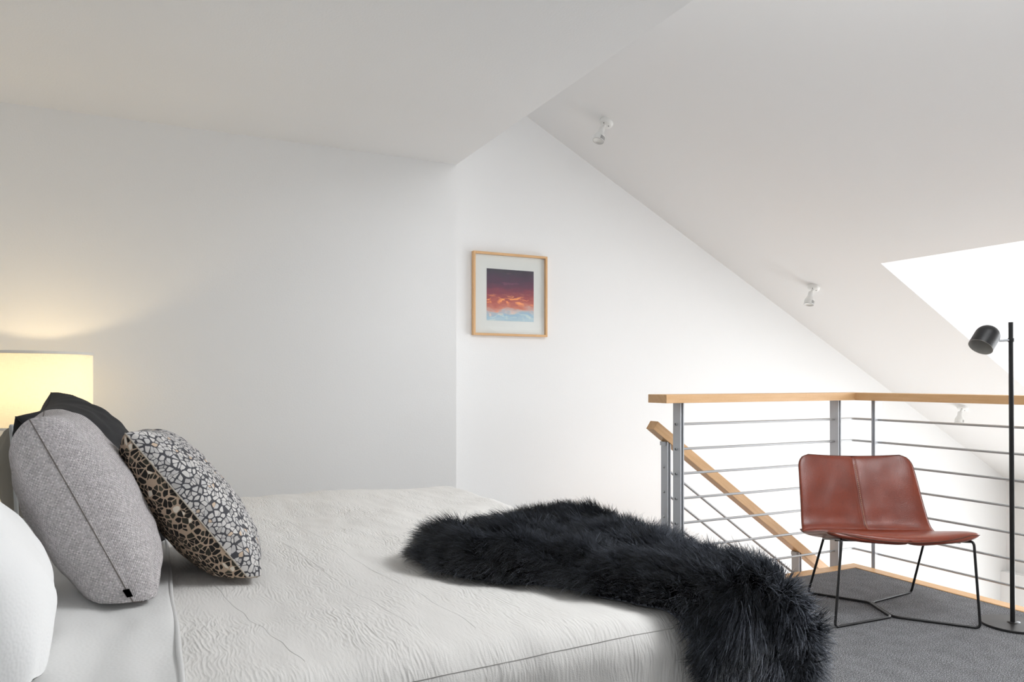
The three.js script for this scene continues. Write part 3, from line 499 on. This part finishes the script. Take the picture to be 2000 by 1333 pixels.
cushion('cushion', 'plain charcoal black cushion leaning behind the others', 'cushion', { a: 0.25, b: 0.25, T: 0.25, W: nrm(0.046, 0.10, 1), H: nrm(-0.60, 0.80, 0), c: P(-0.112, 0.810, 2.33), mat: charcoal, pinch: 0.10, seed: 3, wr: 0.009, fan: 12, rim: 0.0015 });
{
  const q = cushion('cushion', 'pale grey woven cushion with a small black side tag', 'cushion', { a: 0.205, b: 0.207, T: 0.20, W: nrm(-0.05, 0, 1), H: nrm(-0.428, 0.904, 0), c: P(-0.105, 0.815, 1.755), mat: greyWeave, pinch: 0.06, ex: 0.31, seed: 8, wr: 0.0055, fan: 9, rim: 0.0011, rimMat: mat({ color: new THREE.Color(0.16, 0.14, 0.13), roughness: 1 }) });
  const a = q.pt(-1, -0.74, 1), g = new THREE.BoxGeometry(0.017, 0.016, 0.0014); const m = new THREE.Matrix4().makeBasis(new V3().addScaledVector(q.W, -0.8).addScaledVector(q.T, 0.6).normalize(), q.H.clone(), new V3().addScaledVector(q.T, 0.8).addScaledVector(q.W, 0.6).normalize()); g.applyMatrix4(m); g.translate(a.x, a.y, a.z); g.translate(-q.W.x * 0.003, -q.W.y * 0.003, -q.W.z * 0.003 + 0.003);
  const em = new THREE.TubeGeometry(new THREE.CatmullRomCurve3([[0.003, 0.0035], [-0.001, 0.0045], [-0.003, 0.002], [0, 0], [0.003, -0.002], [0.001, -0.0045], [-0.003, -0.0035]].map(([x, y]) => new V3(x, y, 0.0009))), 30, 0.0005, 5); em.applyMatrix4(m); em.translate(a.x, a.y, a.z); em.translate(-q.W.x * 0.003, -q.W.y * 0.003, -q.W.z * 0.003 + 0.003);
  const tg = part(q.root, 'tag', g, mat({ color: new THREE.Color(0.012, 0.012, 0.012), roughness: 0.7 }), q.root, 'small black cloth tag');
  part(q.root, 'emblem', em, mat({ color: new THREE.Color(0.45, 0.45, 0.44), roughness: 0.7 }), tg);
}
cushion('cushion', 'black and white terrazzo print cushion at the front', 'cushion', { a: 0.205, b: 0.213, T: 0.175, rest: 0.014, W: nrm(0.05, -0.05, 1), H: nrm(-0.593, 0.807, 0), c: P(0.100, 0.782, 1.89), mat: printF, mat2: printB, pinch: 0.07, ex: 0.34, seed: 5, wr: 0.004, rim: 0.0016, rimMat: mat({ color: new THREE.Color(0.45, 0.40, 0.34), roughness: 0.9 }) });
cushion('pillow', 'plump white pillow at the near head corner of the bed', 'pillow', { a: 0.24, b: 0.225, T: 0.205, sag: 0.7, ex: 0.36, W: nrm(-0.25, 0.0, 1), H: nrm(-0.35, 0.93, 0), c: P(-0.290, 0.825, 1.42), mat: whiteCotton, pinch: 0.04, seed: 12, wr: 0.006, fan: 9, rim: 0.002 });
cushion('pillow', 'taupe grey pillow with pale piping, half hidden behind the grey cushion', 'pillow', { a: 0.16, b: 0.15, T: 0.13, W: nrm(0, 0, 1), H: nrm(-0.05, 1, 0), c: P(-0.350, 0.785, 2.80), mat: mat({ color: new THREE.Color(0.31, 0.29, 0.25), roughness: 0.9 }), pinch: 0.05, seed: 15, rim: 0.006, rimName: 'piping', rimMat: mat({ color: new THREE.Color(0.62, 0.64, 0.64), roughness: 0.6 }) });

// ------------------------------------------------------------------ fur throw
{
  const t = thing('fur_throw', 'dark charcoal shaggy fur throw spilling over the foot of the bed', 'throw', P(1.05, 0.1, 1.45));
  // outline on the unrolled bed: u along the bed, w across it
  const out = [[0.585, 1.70], [0.59, 1.58], [0.66, 1.47], [0.76, 1.39], [0.82, 1.28], [0.89, 1.16], [0.925, 1.05], [0.945, 0.92], [0.96, 0.78], [0.98, 0.62], [1.1, 0.55], [1.3, 0.56], [1.42, 0.70], [1.47, 0.95], [1.48, 1.2], [1.46, 1.5], [1.42, 1.70], [1.29, 1.83], [1.11, 1.86], [0.93, 1.86], [0.79, 1.81], [0.66, 1.78]].map(([a, b]) => new V3(a, b, 0));
  const loop = new THREE.CatmullRomCurve3(out, true, 'centripetal').getPoints(220);
  const inside = (x, y) => { let c = false; for (let i = 0, j = loop.length - 1; i < loop.length; j = i++) { const a = loop[i], b = loop[j]; if ((a.y > y) !== (b.y > y) && x < (b.x - a.x) * (y - a.y) / (b.y - a.y) + a.x) c = !c; } return c; };
  const dist = (x, y) => { let m = 9, g = null; for (const p of loop) { const d = (p.x - x) ** 2 + (p.y - y) ** 2; if (d < m) { m = d; g = p; } } return [Math.sqrt(m), g]; };
  const c0 = [1.1, 1.32];
  const heave = (u, w, d) => { const top = sstep(1.0, 1.2, w); return sstep(0, 0.035, d) * (0.020 + top * (0.034 * Math.exp(-(((d - 0.10) / 0.06) ** 2)) + 0.012 * pn(u * 4.2 + 1, w * 6 + 3) + 0.008 * pn(u * 9, w * 10, 4096, 4096, 3))) + 0.004; };
  const surf = (u, w, d) => drape(u, w, heave(u, w, d) + lump(u, w) * sstep(1.0, 1.15, w));
  const N = 64, M = 24; // hide: rings from the middle out to the outline
  const cen = (k) => { const p = loop[Math.floor(k * 220) % loop.length]; return p; };
  const hideG = gridGeo(N * 2, M, (i, j) => { const p = cen(i === 1 ? 0 : i), u = c0[0] + (p.x - c0[0]) * j, w = c0[1] + (p.y - c0[1]) * j, d = dist(u, w)[0]; return { p: surf(u, w, d), uv: [u, w] }; });
  part(t, 'hide', hideG, mat({ color: new THREE.Color(0.22, 0.24, 0.285), roughness: 0.9 }));
  // strands
  const variants = 3, segs = 4, sides = 3, rr = rng(77);
  const strandGeo = (bendAmt) => {
    const pos = [], nor = [], idx = [];
    for (let s = 0; s <= segs; s++) { const k = s / segs, r = 0.5 * (1 - 0.85 * k * k), y = k * (1 - 0.18 * bendAmt * k), z = bendAmt * k * k; for (let q = 0; q < sides; q++) { const a = q / sides * 6.28318; pos.push(r * Math.cos(a) * 0.001, y, z + r * Math.sin(a) * 0.016); nor.push(Math.cos(a), 0, Math.sin(a)); } }
    for (let s = 0; s < segs; s++) for (let q = 0; q < sides; q++) { const a = s * sides + q, b = s * sides + (q + 1) % sides; idx.push(a, b, a + sides, b, b + sides, a + sides); }
    const g = new THREE.BufferGeometry(); g.setAttribute('position', new THREE.Float32BufferAttribute(pos, 3)); g.setAttribute('normal', new THREE.Float32BufferAttribute(nor, 3)); g.setIndex(idx); return g;
  };
  const furM = phys({ color: 0xffffff, roughness: 0.34, sheen: 0.2, sheenColor: new THREE.Color(0.5, 0.55, 0.65), sheenRoughness: 0.4 });
  const total = 210000, lists = [[], [], []];
  let made = 0, tries = 0;
  const X = new V3(), Y = new V3(), Z = new V3();
  while (made < total && tries++ < 900000) {
    const u = 0.56 + rr() * 0.96, w = 0.5 + rr() * 1.45; if (!inside(u, w)) continue;
    const [d, g] = dist(u, w), e = 0.004, p = surf(u, w, d), a = surf(u + e, w, d).sub(p), b = surf(u, w + e, d).sub(p), n = a.clone().cross(b).normalize(); if (n.y < -0.2) n.negate();
    a.normalize(); b.normalize();
    // comb: outwards to the nearest edge, broken into locks, falling under its weight where it hangs
    const k1 = 1.6 * pn(u * 7, w * 7, 4096, 4096, 21) + 1.0 * pn(u * 26, w * 26, 4096, 4096, 22) + 0.9 * pn(u * 85, w * 85, 4096, 4096, 31), k2 = 1.6 * pn(u * 7, w * 7, 4096, 4096, 23) + 1.0 * pn(u * 26, w * 26, 4096, 4096, 24) + 0.9 * pn(u * 85, w * 85, 4096, 4096, 32);
    let ou = g.x - u, ow = g.y - w; const ol = Math.hypot(ou, ow) + 1e-5; ou /= ol; ow /= ol;
    const ed = Math.exp(-d / 0.07), cu = ou * (0.35 + 0.5 * ed) - 0.25 + 0.40 * k1 + (rr() - 0.5) * 0.28, cw = ow * (0.35 + 0.5 * ed) + 0.40 * k2 + (rr() - 0.5) * 0.28;
    Y.copy(n).multiplyScalar(0.80).addScaledVector(a, cu * 0.75).addScaledVector(b, cw * 0.75); Y.y -= 0.35 * (1 - clamp(n.y, 0, 1)) + 0.10; Y.normalize();
    // bend over towards the comb direction and the ground
    Z.set(0, -0.55, 0).addScaledVector(a, cu).addScaledVector(b, cw); Z.addScaledVector(Y, -Z.dot(Y)).normalize(); X.crossVectors(Y, Z);
    const L = (0.048 + 0.026 * rr()) * (0.8 + 0.2 * sstep(0, 0.04, d)) * (1 + 0.25 * pn(u * 12, w * 12, 4096, 4096, 25)), wd = rr() < 0.8 ? 1.0 + 0.7 * rr() : 2.0 + 1.2 * rr();
    const m = new THREE.Matrix4().makeBasis(X.clone().multiplyScalar(wd), Y.clone().multiplyScalar(L), Z.clone().multiplyScalar(L));
    // keep thickness roughly round: the strand is drawn 1 mm wide in x; its z thickness follows L
    m.setPosition(p.x - t.position.x, p.y - t.position.y, p.z - t.position.z);
    const tone = Math.max(0.2, 0.38 + 2.0 * Math.pow(rr(), 3) + 0.35 * pn(u * 15, w * 15, 4096, 4096, 26) + 0.6 * pn(u * 85, w * 85, 4096, 4096, 33)); lists[Math.floor(rr() * variants)].push([m, tone]); made++;
  }
  const fur = new THREE.Group(); fur.name = 'fur'; fur.userData.kind = 'stuff'; t.add(fur);
  [0.25, 0.42, 0.6].forEach((bd, i) => {
    const im = new THREE.InstancedMesh(strandGeo(bd), furM, lists[i].length); im.name = 'strands'; im.userData.kind = 'stuff'; im.castShadow = im.receiveShadow = true;
    lists[i].forEach(([m, tone], k) => { im.setMatrixAt(k, m); im.setColorAt(k, new THREE.Color(0.25 * tone, 0.272 * tone, 0.325 * tone)); });
    fur.add(im);
  });
  console.log('strands', made, tries);
}

scene.traverse((o) => { if (o.isMesh) { o.castShadow = o.receiveShadow = true; } });
renderer.render(scene, camera);
